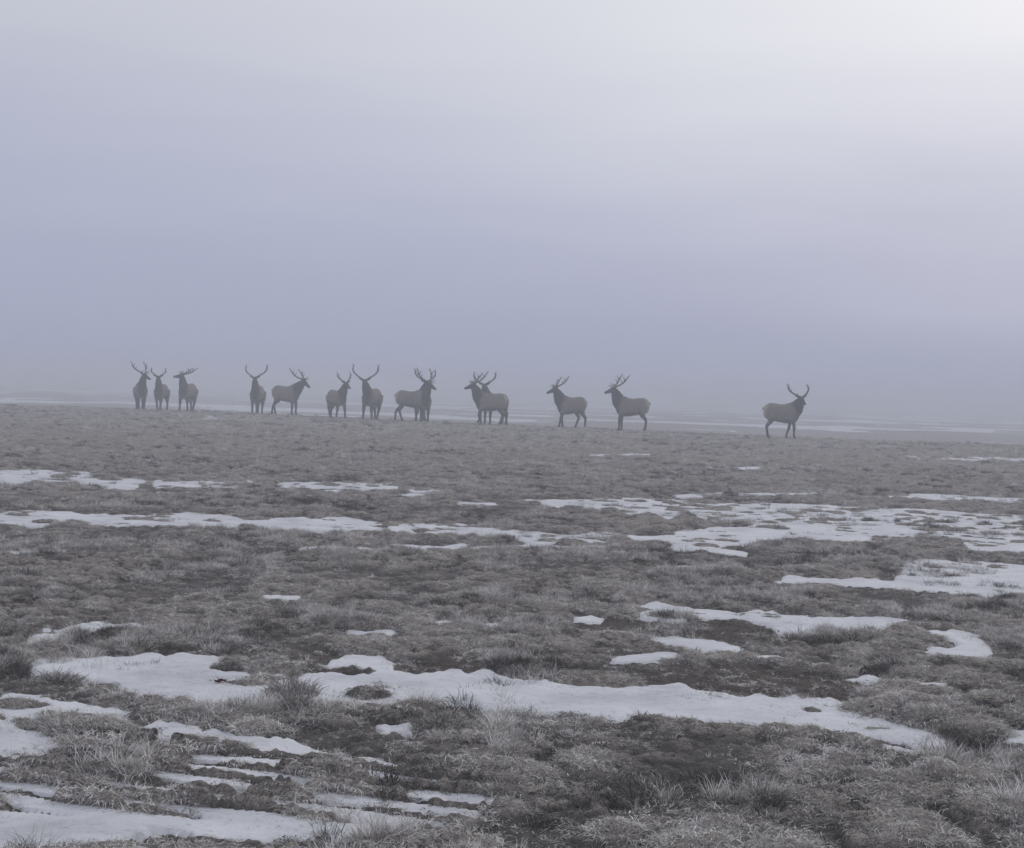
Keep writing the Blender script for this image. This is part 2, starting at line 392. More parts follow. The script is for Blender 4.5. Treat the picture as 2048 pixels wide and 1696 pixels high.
def grass_material(name, stops):
    stops = [(p_, tuple(0.40 * v + 0.60 * (0.3 * c_[0] + 0.6 * c_[1] + 0.1 * c_[2]) for v in c_)) for p_, c_ in stops]
    m, t, b = material(name, 0.85)
    oi = t.nodes.new("ShaderNodeObjectInfo")
    at = t.nodes.new("ShaderNodeAttribute")
    at.attribute_name = "hue"
    c1 = ramp_node(t, at.outputs["Fac"], stops)
    c2 = ramp_node(t, oi.outputs["Random"], [(0.0, (0.60, 0.58, 0.57)), (0.5, (0.95, 0.93, 0.92)), (1.0, (1.25, 1.23, 1.2))])
    t.links.new(mix_node(t, 1.0, c1.outputs[0], c2.outputs[0], 'MULTIPLY'), b.inputs["Base Color"])
    return m
m_grass = grass_material("dry_grass", [(0.0, (0.200, 0.172, 0.148)), (0.35, (0.370, 0.335, 0.300)), (0.7, (0.520, 0.485, 0.445)), (1.0, (0.660, 0.625, 0.585))])
m_pale = grass_material("frosted_grass", [(0.0, (0.380, 0.350, 0.320)), (0.35, (0.580, 0.548, 0.512)), (0.7, (0.720, 0.690, 0.655)), (1.0, (0.840, 0.820, 0.795))])
m_dark = grass_material("old_dark_grass", [(0.0, (0.050, 0.042, 0.035)), (0.4, (0.095, 0.083, 0.070)), (1.0, (0.190, 0.170, 0.150))])
m_coat, t, b = material("elk_coat", 0.95)
at = t.nodes.new("ShaderNodeAttribute")
at.attribute_name = "coat"
tcn = t.nodes.new("ShaderNodeTexCoord")
n1 = noise_node(t, 14.0, 5, 0.65, tcn.outputs["Object"])
c1 = ramp_node(t, n1.outputs["Fac"], [(0.3, (0.72, 0.70, 0.68)), (0.7, (1.2, 1.18, 1.15))])
t.links.new(mix_node(t, 1.0, at.outputs["Color"], c1.outputs[0], 'MULTIPLY'), b.inputs["Base Color"])
bp = t.nodes.new("ShaderNodeBump")
bp.inputs["Strength"].default_value = 0.5
bp.inputs["Distance"].default_value = 0.02
n3 = noise_node(t, 40.0, 4, 0.6, tcn.outputs["Object"])
t.links.new(n3.outputs["Fac"], bp.inputs["Height"])
t.links.new(bp.outputs[0], b.inputs["Normal"])

m_antler, t, b = material("antler_bone", 0.7)
tcn = t.nodes.new("ShaderNodeTexCoord")
n1 = noise_node(t, 18.0, 4, 0.6, tcn.outputs["Object"])
c1 = ramp_node(t, n1.outputs["Fac"], [(0.3, (0.060, 0.045, 0.034)), (0.7, (0.120, 0.095, 0.075))])
t.links.new(c1.outputs[0], b.inputs["Base Color"])

m_red, t, b = material("faded_red", 0.8)
tcn = t.nodes.new("ShaderNodeTexCoord")
n1 = noise_node(t, 60.0, 4, 0.6, tcn.outputs["Object"])
c1 = ramp_node(t, n1.outputs["Fac"], [(0.3, (0.045, 0.010, 0.018)), (0.7, (0.11, 0.022, 0.036))])
t.links.new(c1.outputs[0], b.inputs["Base Color"])

# ------------------------------------------------------------------ the lie of the land
_cx = np.array([c[0] for c in CREST]); _cy = np.array([c[1] for c in CREST])
def crest_y(x):
    return np.interp(x, _cx, _cy)
def base_z(x, y):
    s = y - crest_y(x)
    r = np.hypot(x, y)
    z = -1.05 * smooth(1.0, 26.0, s)                       # the meadow ends in a low bank, the plain lies beyond it
    z = z - 0.07 * smooth(22, 62, r)
    z = z + 0.018 * fbm(x / 3.1, y / 4.2, 3, 3)
    z = z + 0.10 * fbm(x / 40.0, y / 60.0, 5, 3) * smooth(20, 60, s)
    return z
def tussock_z(x, y):
    r = np.hypot(x, y)
    wx = x + 0.09 * fbm(x * 4.0, y * 4.0, 21, 3)
    wy = y + 0.09 * fbm(x * 4.0, y * 4.0, 25, 3)
    a, rid = domes(wx, wy, 0.25, 31)
    a2, _ = domes(wx, wy, 0.11, 47)
    rough = 0.25 + 1.25 * np.clip(0.5 + 1.1 * fbm(x / 0.8, y / 0.9, 61, 3), 0, 1)
    near = 1 - smooth(16, 34, r)
    z = 0.066 * a * rough + 0.020 * a2 + 0.022 * fbm(x * 5, y * 5, 71, 4) + 0.016 * fbm(x * 24, y * 24, 77, 2) * near
    return z * (1 - 0.45 * smooth(60, 140, r)), rid

POKE = {'right_band': 0.45, 'mid_band': 0.25, 'left_far': 0.25, 'left_far2': 0.4, 'mid_low': 0.35, 'left_band': 0.20,
        'right_low': 0.3, 'crest_r': 0.3, 'right_bright': 0.07, 'left_bank': 0.05, 'central': 0.06, 'left_upper': 0.10}

def snow_field(x, y, tz, rid):
    """which patch covers a point, how deep into it the point lies, what is left of the tussocks there"""
    d = np.hypot(x, y)
    w = 0.0095 * d
    jig = fbm(x * 8.0 / np.maximum(d, 1), y * 8.0 / np.maximum(d, 1) * 6, 81, 2) * 0
    edge = fbm(x / (0.030 * d + 0.05), y / (0.045 * d + 0.05), 83, 5) + 1.3 * fbm(x / (0.009 * d + 0.02), y / (0.011 * d + 0.02), 87, 4)
    s = np.full(x.shape, -9.0); pid = np.full(x.shape, -1); keep = np.zeros(x.shape)
    for k, (name, poly) in enumerate(PATCHES):
        P = np.array(poly)
        m = 1.0 + 0.03 * P[:, 1].mean()
        sel = (x > P[:, 0].min() - m) & (x < P[:, 0].max() + m) & (y > P[:, 1].min() - m) & (y < P[:, 1].max() + m)
        if not sel.any():
            continue
        v = np.full(x.shape, -9.0)
        small = 1.0 if k < N_NAMED else 0.6
        v[sel] = poly_sd(x[sel], y[sel], poly) / (w[sel] * small) + edge[sel] * 1.35 + (0.9 if name in ('right_bright', 'left_lower') else 0.5)
        up = v > s
        s = np.where(up, v, s); pid = np.where(up, k, pid)
        keep = np.where(up, POKE.get(name, 0.14), keep)
    for poly in STRIPES:                                   # rows of grass standing through the corner bank
        P = np.array(poly)
        sel = (np.abs(x - P[:, 0].mean()) < 1.5) & (np.abs(y - P[:, 1].mean()) < 1.0)
        if sel.any():
            v = poly_sd(x[sel], y[sel], poly) / 0.045 + edge[sel] * 1.4
            s[sel] = np.minimum(s[sel], -v * 1.0 + 0.6)
    k = [n_ for n_, _ in PATCHES].index('left_bank')       # the corner bank has melted into slanting rows
    row = np.sin((y + 0.36 * x + 0.05 * fbm(x * 1.5, y * 3, 131, 3)) * (2 * math.pi / 0.21) + 2.0 * fbm(x * 0.9, y * 0.9, 135, 2))
    cut = smooth(0.15, 0.85, row + 0.5 * fbm(x * 2.2, y * 2.2, 137, 3)) * smooth(5.4, 5.9, y) * (1 - 0.9 * smooth(-1.75, -1.95, x) * smooth(6.5, 6.8, y))
    s = np.where(pid == k, np.minimum(s, 3.0) - 3.7 * cut, s)
    return s, pid, keep

def land(x, y):
    zb = base_z(x, y)
    tz, rid = tussock_z(x, y)
    s, pid, keep = snow_field(x, y, tz, rid)
    far = y - crest_y(x)
    # drifts left on the plain beyond the bank
    fz = fbm(x / 14.0 + 3.0, y / 12.0, 101, 5) * 1.1 + 0.5 * fbm(x / 60.0, y / 45.0, 105, 3) + 0.06 * np.clip(x / 60, -1, 1.5) - 0.03
    fz = np.where((x < -13.5) & (far > 26) & (far < 60), np.maximum(fz, 0.10 + 0.5 * fbm(x / 20, y / 14, 109, 4)), fz)
    sf = np.where(far > 20, fz * 14.0, -9.0)
    pid = np.where((sf > s) & (far > 6), 999, pid)
    s = np.maximum(s, sf)
    m = smooth(-0.9, 1.0, s)
    tall = rid > (1 - keep)
    tz2 = tz * (1 - m * np.where(tall, 0.22, 0.72)) - 0.012 * m
    bare = np.zeros(x.shape)
    for poly in BARE:
        P = np.array(poly)
        sel = (np.abs(x - P[:, 0].mean()) < 2.5) & (np.abs(y - P[:, 1].mean()) < 2.5)
        if sel.any():
            bare[sel] = np.maximum(bare[sel], smooth(-0.12, 0.10, poly_sd(x[sel], y[sel], poly) + 0.16 * fbm(x[sel] * 4, y[sel] * 4, 91, 3)))
    tz2 = tz2 * (1 - 0.6 * bare)
    gz = zb + tz2
    sz = zb + (-0.05 + 0.066 * smooth(-1.5, 1.2, s)) + 0.010 * fbm(x * 1.6, y * 1.1, 95, 3) + 0.010 * fbm(x * 6, y * 4, 97, 3)
    sz = np.where(s < -3, zb - 0.5, sz)
    thatch_shade = np.maximum(smooth(0.018, 0.052, tz), 0.75 * smooth(24, 45, np.hypot(x, y))) * (1 - bare)  # pale thatch on mound tops; low sides take the painted shade tone
    return gz, sz, pid, bare, tz, thatch_shade

# ------------------------------------------------------------------ ground: one sheet, finest near the camera
NC = 640
dense = np.degrees(np.arctan(np.linspace(-math.tan(R(22.5)), math.tan(R(22.5)), NC)))
ang = np.concatenate([np.linspace(-180, -22.5, 40)[:-1], dense, np.linspace(22.5, 180, 40)[1:-1]])
rows = [0.6, 1.2, 1.8, 2.4, 3.0, 3.5, 3.9]
r = 4.2
while r < 118:
    rows.append(r); r *= 1.0034
while r < 9000:
    rows.append(r); r *= 1.035
rad = np.array(rows)
A, RR = np.meshgrid(np.radians(ang), rad)
GX, GY = RR * np.sin(A), RR * np.cos(A)
GZ, SZ, PID, BARE_G, TZ, THATCH_SHADE = land(GX.ravel(), GY.ravel())
nr, nc = RR.shape
coarse = (np.abs(np.degrees(A.ravel())) > 23) | (RR.ravel() < 4.1) | (RR.ravel() > 160)
GZ = np.where(coarse & (RR.ravel() < 160), base_z(GX.ravel(), GY.ravel()) + 0.02, GZ)
SZ = np.where(coarse & (PID != 999), GZ - 0.5, SZ)
SZ = np.where(PID == 999, np.maximum(SZ, np.where(SZ > GZ - 0.03, GZ + 0.01 + (SZ - GZ) * 0.5, SZ)), SZ)
idx = np.arange(nr * nc).reshape(nr, nc)
q = np.stack([idx[:-1], np.roll(idx, -1, 1)[:-1], np.roll(idx, -1, 1)[1:], idx[1:]], -1).reshape(-1, 4)

def mesh_object(name, verts, quads, mat, attr=None, tris=None, smooth_shade=True):
    me = bpy.data.meshes.new(name)
    me.vertices.add(len(verts))
    me.vertices.foreach_set("co", np.ascontiguousarray(verts, np.float32).ravel())
    faces = quads if tris is None else tris
    k = faces.shape[1]
    me.loops.add(faces.size)
    me.loops.foreach_set("vertex_index", np.ascontiguousarray(faces, np.int32).ravel())
    me.polygons.add(len(faces))
    me.polygons.foreach_set("loop_start", np.arange(0, faces.size, k, dtype=np.int32))
    me.polygons.foreach_set("loop_total", np.full(len(faces), k, np.int32))
    me.polygons.foreach_set("use_smooth", np.full(len(faces), smooth_shade))
    for an, av in (attr or {}).items():
        a = me.attributes.new(an, 'FLOAT', 'POINT')
        a.data.foreach_set("value", np.ascontiguousarray(av, np.float32))
    me.materials.append(mat)
    me.update(calc_edges=True)
    me.validate()
    o = bpy.data.objects.new(name, me)
    COL.objects.link(o)
    return o
gv = np.stack([GX.ravel(), GY.ravel(), GZ], -1)
cap = np.array([[0, 0, float(base_z(np.zeros(1), np.zeros(1))[0])]])
ground = mesh_object("ground", gv, q, m_ground, {"bare": BARE_G, "thatch_shade": THATCH_SHADE})
ground["kind"] = "structure"
# close the little hole under the camera
capv = np.concatenate([gv[:nc], cap])
capf = np.stack([np.arange(nc), np.roll(np.arange(nc), -1), np.full(nc, nc)], -1)[:, ::-1]
co = mesh_object("ground_centre", capv + np.array([0, 0, -0.002]), None, m_ground, None, tris=capf)
co.parent = ground

# ------------------------------------------------------------------ snow
sv = np.stack([GX.ravel(), GY.ravel(), SZ], -1)
above = (SZ > GZ - 0.012)
qa = above[q].any(1)
qp = PID[q].max(1)
def sub_mesh(name, sel, mat):
    f = q[sel]
    u, inv = np.unique(f.ravel(), return_inverse=True)
    return mesh_object(name, sv[u], inv.reshape(-1, 4), mat)
for k, (name, poly) in enumerate(PATCHES[:N_NAMED]):
    sel = qa & (qp == k)
    if sel.sum() < 3:
        print("EMPTY PATCH", name); continue
    o = sub_mesh("snow_patch", sel, m_snow)
    o["label"] = SNOW_LABEL[name]
    o["category"] = "snow patch"
    o["group"] = "old snow patches on the meadow"
sel = qa & (qp >= N_NAMED) & (qp < 999)
o = sub_mesh("snow_remnants", sel, m_snow); o["kind"] = "stuff"
o["label"] = "thin scraps of old snow between the tussocks"; o["category"] = "snow"
sel = qa & (qp == 999)
o = sub_mesh("far_snow", sel, m_snow); o["kind"] = "stuff"
o["label"] = "streaks of snow on the foggy plain behind the elk"; o["category"] = "snow"

# ------------------------------------------------------------------ dry grass
logr = np.log(rad)
dang = np.radians(dense)
off = 39
G2, S2, B2 = GZ.reshape(nr, nc), SZ.reshape(nr, nc), BARE_G.reshape(nr, nc)
def sample(x, y, *fields):
    a = np.arctan2(x, y); rr = np.hypot(x, y)
    ci = np.interp(a, dang, np.arange(NC)) + off
    ri = np.interp(np.log(rr), logr, np.arange(nr))
    c0 = np.clip(np.floor(ci).astype(int), 0, nc - 2); r0 = np.clip(np.floor(ri).astype(int), 0, nr - 2)
    fc, fr = ci - c0, ri - r0
    return [(f[r0, c0] * (1 - fc) + f[r0, c0 + 1] * fc) * (1 - fr) + (f[r0 + 1, c0] * (1 - fc) + f[r0 + 1, c0 + 1] * fc) * fr for f in fields]

def blades(n, spread, length, lean, width, seed, stiff=0.5, segs=3):
    """tapered, curved blades in one mesh: verts, tris, hue"""
    g = np.random.default_rng(seed)
    V, Fc, Hh = [], [], []
    for i in range(n):
        a = g.uniform(0, 2 * math.pi); rr = spread * math.sqrt(g.uniform())
        p = np.array([rr * math.cos(a), rr * math.sin(a), -0.015])
        d = a + g.normal(0, 0.9)
        ln = length * g.uniform(0.45, 1.15)
        tilt = abs(g.normal(lean, 0.30)) + 0.5 * rr / max(spread, 1e-3) * lean
        wv = g.uniform(0, 2 * math.pi)
        side = np.array([math.cos(wv), math.sin(wv), 0])
        w = width * g.uniform(0.7, 1.3)
        hue = g.uniform()
        base = len(V)
        bend = g.uniform(0.5, 1.9) * (1 - stiff)
        for s in range(segs + 1):
            f = s / segs
            ww = w * (1 - 0.85 * f)
            if s < segs:
                V += [p - side * ww, p + side * ww]; Hh += [hue, hue]
            else:
                V += [p.copy()]; Hh += [hue]
            th = tilt + bend * f * 1.3
            step = ln / segs
            p = p + step * np.array([math.cos(d) * math.sin(th), math.sin(d) * math.sin(th), math.cos(th)])
            d += g.normal(0, 0.45)
        for s in range(segs - 1):
            b0 = base + 2 * s
            Fc += [(b0, b0 + 1, b0 + 3), (b0, b0 + 3, b0 + 2)]
        b0 = base + 2 * (segs - 1)
        Fc += [(b0, b0 + 1, b0 + 2)]
    return np.array(V), np.array(Fc), np.array(Hh)

tufts = bpy.data.collections.new("tuft_kinds")
KINDS = [(52, .055, .075, .85, .0026, .40), (64, .080, .060, 1.10, .0026, .25), (44, .045, .100, .60, .0024, .50),
         (70, .090, .050, 1.25, .0028, .20), (52, .065, .085, .80, .0025, .30), (38, .040, .120, .50, .0023, .55),
         (76, .100, .045, 1.35, .0030, .15), (56, .060, .070, 1.00, .0026, .35)]
for mi, mat in enumerate((m_pale, m_grass, m_dark)):
    for k, (n, sp, ln, le, wd, st) in enumerate(KINDS):
        V, Fc, Hh = blades(n, sp, ln, le, wd, 500 + k + 40 * mi, st)
        o = mesh_object("grass_tuft_%02d" % (mi * 8 + k), V, None, mat, {"hue": Hh}, tris=Fc)
        COL.objects.unlink(o)
        tufts.objects.link(o)

pts = []
for r0, r1, dens in ((4.3, 8, 1300), (8, 12, 1300), (12, 18, 1000), (18, 27, 520), (27, 40, 230), (40, 60, 85), (60, 96, 60)):
    area = math.radians(43) * (r1 * r1 - r0 * r0) / 2
    n = int(area * dens * GRASS)
    rr = np.sqrt(rng.uniform(r0 * r0, r1 * r1, n)); aa = np.radians(rng.uniform(-21.5, 21.5, n))
    pts.append(np.stack([rr * np.sin(aa), rr * np.cos(aa)], -1))
pts = np.concatenate(pts)
px, py = pts[:, 0], pts[:, 1]
pg, ps, pb, ptz = sample(px, py, G2, S2, B2, TZ.reshape(nr, nc))
clear = pg - ps
patchy = np.clip(0.5 + 1.1 * fbm(px / 0.55, py / 0.7, 201, 4), 0, 1)
prob = np.where(clear > 0.012, 1.0, np.where(clear > -0.016, 0.65, np.where(clear > -0.035, 0.05, 0.0)))
prob *= np.where(py < 9.5, 0.80, 0.30) + np.where(py < 9.5, 0.20, 0.70) * smooth(0.012, 0.045, ptz)
prob *= np.clip(0.40 + 0.60 * patchy + 0.6 * smooth(0.03, 0.07, ptz), 0, 1)
prob *= 1 - 0.62 * pb
prob *= np.where(py > crest_y(px) + 3.0, 0.0, 1.0)
ok = rng.uniform(size=len(px)) < prob
px, py, pg, ptz, patchy = px[ok], py[ok], pg[ok], ptz[ok], patchy[ok]
pr = np.hypot(px, py)
n = len(px)
print("tufts", n)
scl = (0.42 + 0.55 * rng.uniform(size=n) ** 1.5) * (0.80 + 0.45 * patchy) * (0.9 + 1.0 * smooth(8, 70, pr))
scl *= 0.85 + 0.35 * (1 - smooth(6, 10, pr))
ids = np.where(patchy > 0.70, rng.choice([0, 2, 4, 5, 7], n), rng.choice([0, 1, 3, 6, 7, 1], n))
tone = fbm(px / 0.22, py / 0.30, 231, 3) * 1.1 + 0.5 * fbm(px / 1.7, py / 2.6, 241, 2) + rng.normal(0, .16, n) + 3.0 * (np.clip(ptz, 0, .12) - 0.045)
ids = ids + np.where(tone > -0.05, 0, np.where(tone > -0.28, 8, 16))
rot = np.stack([rng.normal(0, .16, n), rng.normal(0, .16, n), rng.uniform(0, 6.283, n)], -1)
me = bpy.data.meshes.new("grass")
me.vertices.add(n)
me.vertices.foreach_set("co", np.stack([px, py, pg], -1).astype(np.float32).ravel())
a = me.attributes.new("rot", 'FLOAT_VECTOR', 'POINT'); a.data.foreach_set("vector", rot.astype(np.float32).ravel())
a = me.attributes.new("scl", 'FLOAT', 'POINT'); a.data.foreach_set("value", scl.astype(np.float32))
a = me.attributes.new("kin", 'INT', 'POINT'); a.data.foreach_set("value", ids.astype(np.int32))
grass = bpy.data.objects.new("grass", me)
COL.objects.link(grass)
grass["kind"] = "stuff"
grass["label"] = "dry grey grass growing in tussocks over the meadow"
grass["category"] = "grass"
ng = bpy.data.node_groups.new("scatter_tufts", 'GeometryNodeTree')
ng.interface.new_socket("Geometry", in_out='INPUT', socket_type='NodeSocketGeometry')
ng.interface.new_socket("Geometry", in_out='OUTPUT', socket_type='NodeSocketGeometry')
gi, go = ng.nodes.new("NodeGroupInput"), ng.nodes.new("NodeGroupOutput")
iop = ng.nodes.new("GeometryNodeInstanceOnPoints")
ci = ng.nodes.new("GeometryNodeCollectionInfo")
ci.inputs["Collection"].default_value = tufts
ci.inputs["Separate Children"].default_value = True
ci.inputs["Reset Children"].default_value = True
iop.inputs["Pick Instance"].default_value = True
def named(kind, name):
    a = ng.nodes.new("GeometryNodeInputNamedAttribute")
    a.data_type = kind
    a.inputs["Name"].default_value = name
    return a.outputs["Attribute"]
ng.links.new(gi.outputs[0], iop.inputs["Points"])
ng.links.new(ci.outputs[0], iop.inputs["Instance"])
ng.links.new(named('INT', "kin"), iop.inputs["Instance Index"])
ng.links.new(named('FLOAT_VECTOR', "rot"), iop.inputs["Rotation"])
ng.links.new(named('FLOAT', "scl"), iop.inputs["Scale"])
ng.links.new(iop.outputs[0], go.inputs[0])
md = grass.modifiers.new("scatter", 'NODES')
md.node_group = ng

# the tussocks that stand out one by one
def gz_at(x, y):
    return float(sample(np.array([x]), np.array([y]), G2)[0][0])
for k, (x, y, nb, sp, ln, le, hue, lab) in enumerate(TUSSOCKS):
    V, Fc, Hh = blades(nb, sp, ln, le, .0026, 900 + k, .45, 4)
    rr = np.hypot(V[:, 0], V[:, 1]) / (sp * 1.4)
    V[:, 2] += 0.35 * ln * np.clip(1 - rr ** 2, -0.3, 1)
    o = mesh_object("grass_tussock", V, None, m_grass, {"hue": np.clip(Hh * 0.7 + hue, 0, 1)}, tris=Fc)
    o.location = (x, y, gz_at(x, y))
    o["label"] = lab; o["category"] = "tussock"; o["group"] = "tussocks standing out from the meadow"

# a scrap of something dark red frozen onto the snow
g = np.random.default_rng(5)
uu, vv = np.meshgrid(np.linspace(-1, 1, 15), np.linspace(-1, 1, 9))
wid = (1 - uu ** 2) ** 0.5 * 0.8 + 0.05
X = uu * 0.030; Y = vv * wid * 0.016
Z = 0.004 * np.sin(uu * 4 + vv) + 0.006 * vv ** 2 + 0.006 + 0.0015 * g.normal(size=uu.shape)
V1 = np.stack([X, Y, Z], -1).reshape(-1, 3)
ii = np.arange(15 * 9).reshape(9, 15)
f1 = np.stack([ii[:-1, :-1], ii[:-1, 1:], ii[1:, 1:], ii[1:, :-1]], -1).reshape(-1, 4)
o = mesh_object("leaf_scrap", np.concatenate([V1, V1 - [0, 0, 0.003]]), np.concatenate([f1, f1[:, ::-1] + 135]), m_red)
sx, sy = RED
o.location = (sx, sy, float(max(sample(np.array([sx]), np.array([sy]), G2)[0][0], sample(np.array([sx]), np.array([sy]), S2)[0][0])) + 0.004)
o.rotation_euler = (0.1, 0, 0.3)
o["label"] = "small dark red scrap lying on the snow near bottom left"; o["category"] = "scrap"

# ------------------------------------------------------------------ elk
TAN, DARK, FACE, LEG, PALE = (.195, .170, .147), (.026, .021, .018), (.045, .034, .028), (.034, .026, .022), (.40, .355, .30)
class Body:
    def __init__(self):
        self.v, self.f, self.s = [], [], []
    def tube(self, pts, rads, cols, n=14, up=Vector((0, 0, 1))):
        pts = [Vector(p) for p in pts]
        rings = []
        for i, p in enumerate(pts):
            T = (pts[min(i + 1, len(pts) - 1)] - pts[max(i - 1, 0)]).normalized()
            u0 = up if abs(T.dot(up)) < 0.97 else Vector((1, 0, 0))
            S = u0.cross(T).normalized(); U = T.cross(S)
            ra, rb = rads[i] if isinstance(rads[i], tuple) else (rads[i], rads[i])
            ring = []
            for k in range(n):
                a = 2 * math.pi * k / n
                co = p + S * (ra * math.cos(a)) + U * (rb * math.sin(a))
                ring.append(len(self.v)); self.v.append(co)
                c = cols[i] if isinstance(cols, list) else cols
                self.s.append((co, c))
            rings.append(ring)
        for r0, r1 in zip(rings, rings[1:]):
            for k in range(n):
                self.f.append((r0[k], r0[(k + 1) % n], r1[(k + 1) % n], r1[k]))
        self.f.append(tuple(reversed(rings[0]))); self.f.append(tuple(rings[-1]))

def direction(yaw, pitch):
    return Vector((math.cos(yaw) * math.cos(pitch), math.sin(yaw) * math.cos(pitch), math.sin(pitch)))

def make_elk(p):
    B = Body()
    # trunk, rump to brisket
    T = [(-.775, 1.13, .06, .11, PALE), (-.745, 1.13, .14, .21, PALE), (-.67, 1.125, .21, .300, PALE), (-.54, 1.11, .262, .365, TAN), (-.35, 1.10, .272, .365, TAN),
         (-.12, 1.055, .285, .375, TAN), (.12, 1.035, .292, .400, TAN), (.34, 1.060, .285, .440, TAN), (.50, 1.10, .262, .430, TAN),
         (.63, 1.12, .210, .345, DARK), (.73, 1.11, .13, .23, DARK), (.77, 1.10, .06, .11, DARK)]
    B.tube([(x, 0, z) for x, z, *_ in T], [(a, b) for *_, a, b, _ in T], [c for *_, c in T], 20)
    B.tube([(-.74, 0, 1.30), (-.82, 0, 1.22), (-.85, 0, 1.10)], [(.045, .04), (.05, .035), (.02, .02)], PALE, 8)
    # neck with the winter mane
    ny, npi = R(p.get('neck_yaw', 0)), R(p.get('neck_pitch', 62))
    nd = direction(ny, npi)
    base = Vector((.46, 0, 1.20))
    root = Vector((.58, 0, 1.30))
    poll = root + nd * p.get('neck_len', .53)
    mid = root.lerp(poll, .38); mid2 = root.lerp(poll, .74)
    fwd = Vector((nd.x, nd.y, 0)).normalized() if nd.xy.length > 1e-3 else Vector((1, 0, 0))
    B.tube([base, root, mid + fwd * .01, mid2 + fwd * .0, poll], [(.21, .35), (.20, .32), (.18, .26), (.145, .195), (.11, .135)], [TAN, DARK, DARK, DARK, FACE], 16)
    # the hanging throat mane
    B.tube([(.66, 0, 1.02), root + fwd * .15 - Vector((0, 0, .10)), mid + fwd * .13 - Vector((0, 0, .05)), mid2 + fwd * .10], [(.07, .10), (.11, .15), (.10, .12), (.06, .07)], DARK, 12)
    # head
    hy, hp = R(p.get('head_yaw', 0)), R(p.get('head_pitch', -18))
    h = direction(hy, hp)
    s = Vector((0, 0, 1)).cross(h).normalized()
    u = h.cross(s).normalized()
    c0 = poll + u * .02
    B.tube([c0 - h * .10, c0 - h * .02, c0 + h * .10, c0 + h * .22 - u * .012, c0 + h * .34 - u * .02, c0 + h * .43 - u * .025, c0 + h * .465 - u * .03],
           [(.06, .07), (.105, .125), (.098, .122), (.072, .095), (.056, .070), (.053, .060), (.03, .035)], [DARK, FACE, FACE, FACE, FACE, DARK, DARK], 12, u)
    for q_ in (1, -1):
        e0 = c0 - h * .04 + s * (.075 * q_) + u * .05
        ed = (s * q_ * .85 - h * .25 + u * .30).normalized()
        B.tube([e0, e0 + ed * .09, e0 + ed * .17, e0 + ed * .235], [(.03, .03), (.028, .055), (.024, .048), (.012, .014)], FACE, 8)
    # legs
    fl, fr, hl, hr = p.get('legs', ((0, 0), (0.04, 0), (0, 0), (-.05, 0)))
    for (dx, lift), sd_ in ((fl, 1), (fr, -1)):
        y = .15 * sd_
        bend = lift * .5
        B.tube([(.46, y * .9, 1.08), (.43 + .15 * dx, y * 1.05, .82), (.46 + .45 * dx + bend, y, .60 + lift * .1), (.47 + .62 * dx + bend, y * .98, .43 + lift * .3), (.46 + .80 * dx, y * .95, .27 + lift * .6),
                (.45 + .96 * dx - bend * .3, y * .93, .11 + lift), (.49 + dx, y * .93, .055 + lift), (.505 + dx, y * .93, .0 + lift)],
               [(.11, .19), (.10, .150), (.072, .092), (.064, .074), (.050, .058), (.050, .057), (.056, .064), (.060, .070)],
               [TAN, TAN, LEG, LEG, LEG, LEG, DARK, DARK], 10, Vector((0, 1, 0)))
    for (dx, lift), sd_ in ((hl, 1), (hr, -1)):
        y = .16 * sd_
        B.tube([(-.50, y * .75, 1.12), (-.44 + .12 * dx, y * 1.05, .90), (-.47 + .3 * dx, y * 1.05, .70), (-.63 + .50 * dx, y, .50 + lift * .3), (-.64 + .66 * dx, y * .95, .40 + lift * .5),
                (-.61 + .86 * dx, y * .93, .22 + lift * .8), (-.60 + .96 * dx, y * .92, .11 + lift), (-.56 + dx, y * .92, .055 + lift), (-.545 + dx, y * .92, .0 + lift)],
               [(.16, .25), (.14, .225), (.105, .160), (.065, .086), (.057, .070), (.050, .058), (.050, .057), (.056, .064), (.060, .070)],
               [TAN, TAN, TAN, LEG, LEG, LEG, LEG, DARK, DARK], 10, Vector((0, 1, 0)))
    me0 = bpy.data.meshes.new("tmp")
    me0.from_pydata([tuple(v) for v in B.v], [], B.f)
    tmp = bpy.data.objects.new("tmp", me0)
    COL.objects.link(tmp)
    rm = tmp.modifiers.new("r", 'REMESH'); rm.mode = 'VOXEL'; rm.voxel_size = .021; rm.use_smooth_shade = True
    sm = tmp.modifiers.new("s", 'SMOOTH'); sm.factor = .5; sm.iterations = 5
    dg = bpy.context.evaluated_depsgraph_get()
    me = bpy.data.meshes.new_from_object(tmp.evaluated_get(dg))
    bpy.data.objects.remove(tmp, do_unlink=True)
    me.name = "body"
    kd = kdtree.KDTree(len(B.s))
    for i, (co, c) in enumerate(B.s):
        kd.insert(co, i)
    kd.balance()
    cols = []
    for v in me.vertices:
        acc = Vector((0, 0, 0)); ws = 0
        for co, i, dist in kd.find_n(v.co, 6):
            w = 1 / (dist * dist + 4e-4)
            acc += Vector(B.s[i][1]) * w; ws += w
        acc /= ws
        if v.co.z < .82 and abs(v.co.x) < .5 and v.co.z > .62:
            acc = acc.lerp(Vector(DARK), .6)                     # dark belly hair of the winter coat
        cols += [acc.x, acc.y, acc.z, 1.0]
    at_ = me.attributes.new("coat", 'FLOAT_COLOR', 'POINT')
    at_.data.foreach_set("color", cols)
    me.materials.clear(); me.materials.append(m_coat)
    # antlers: main beam with brow, bez, trez, dagger and end fork
    k = p.get('antler', .82)
    ti = R(p.get('tilt', 0)); ua, ha = u * math.cos(ti) - h * math.sin(ti), h * math.cos(ti) + u * math.sin(ti)
    ant = []
    g = random.Random(p['seed'])
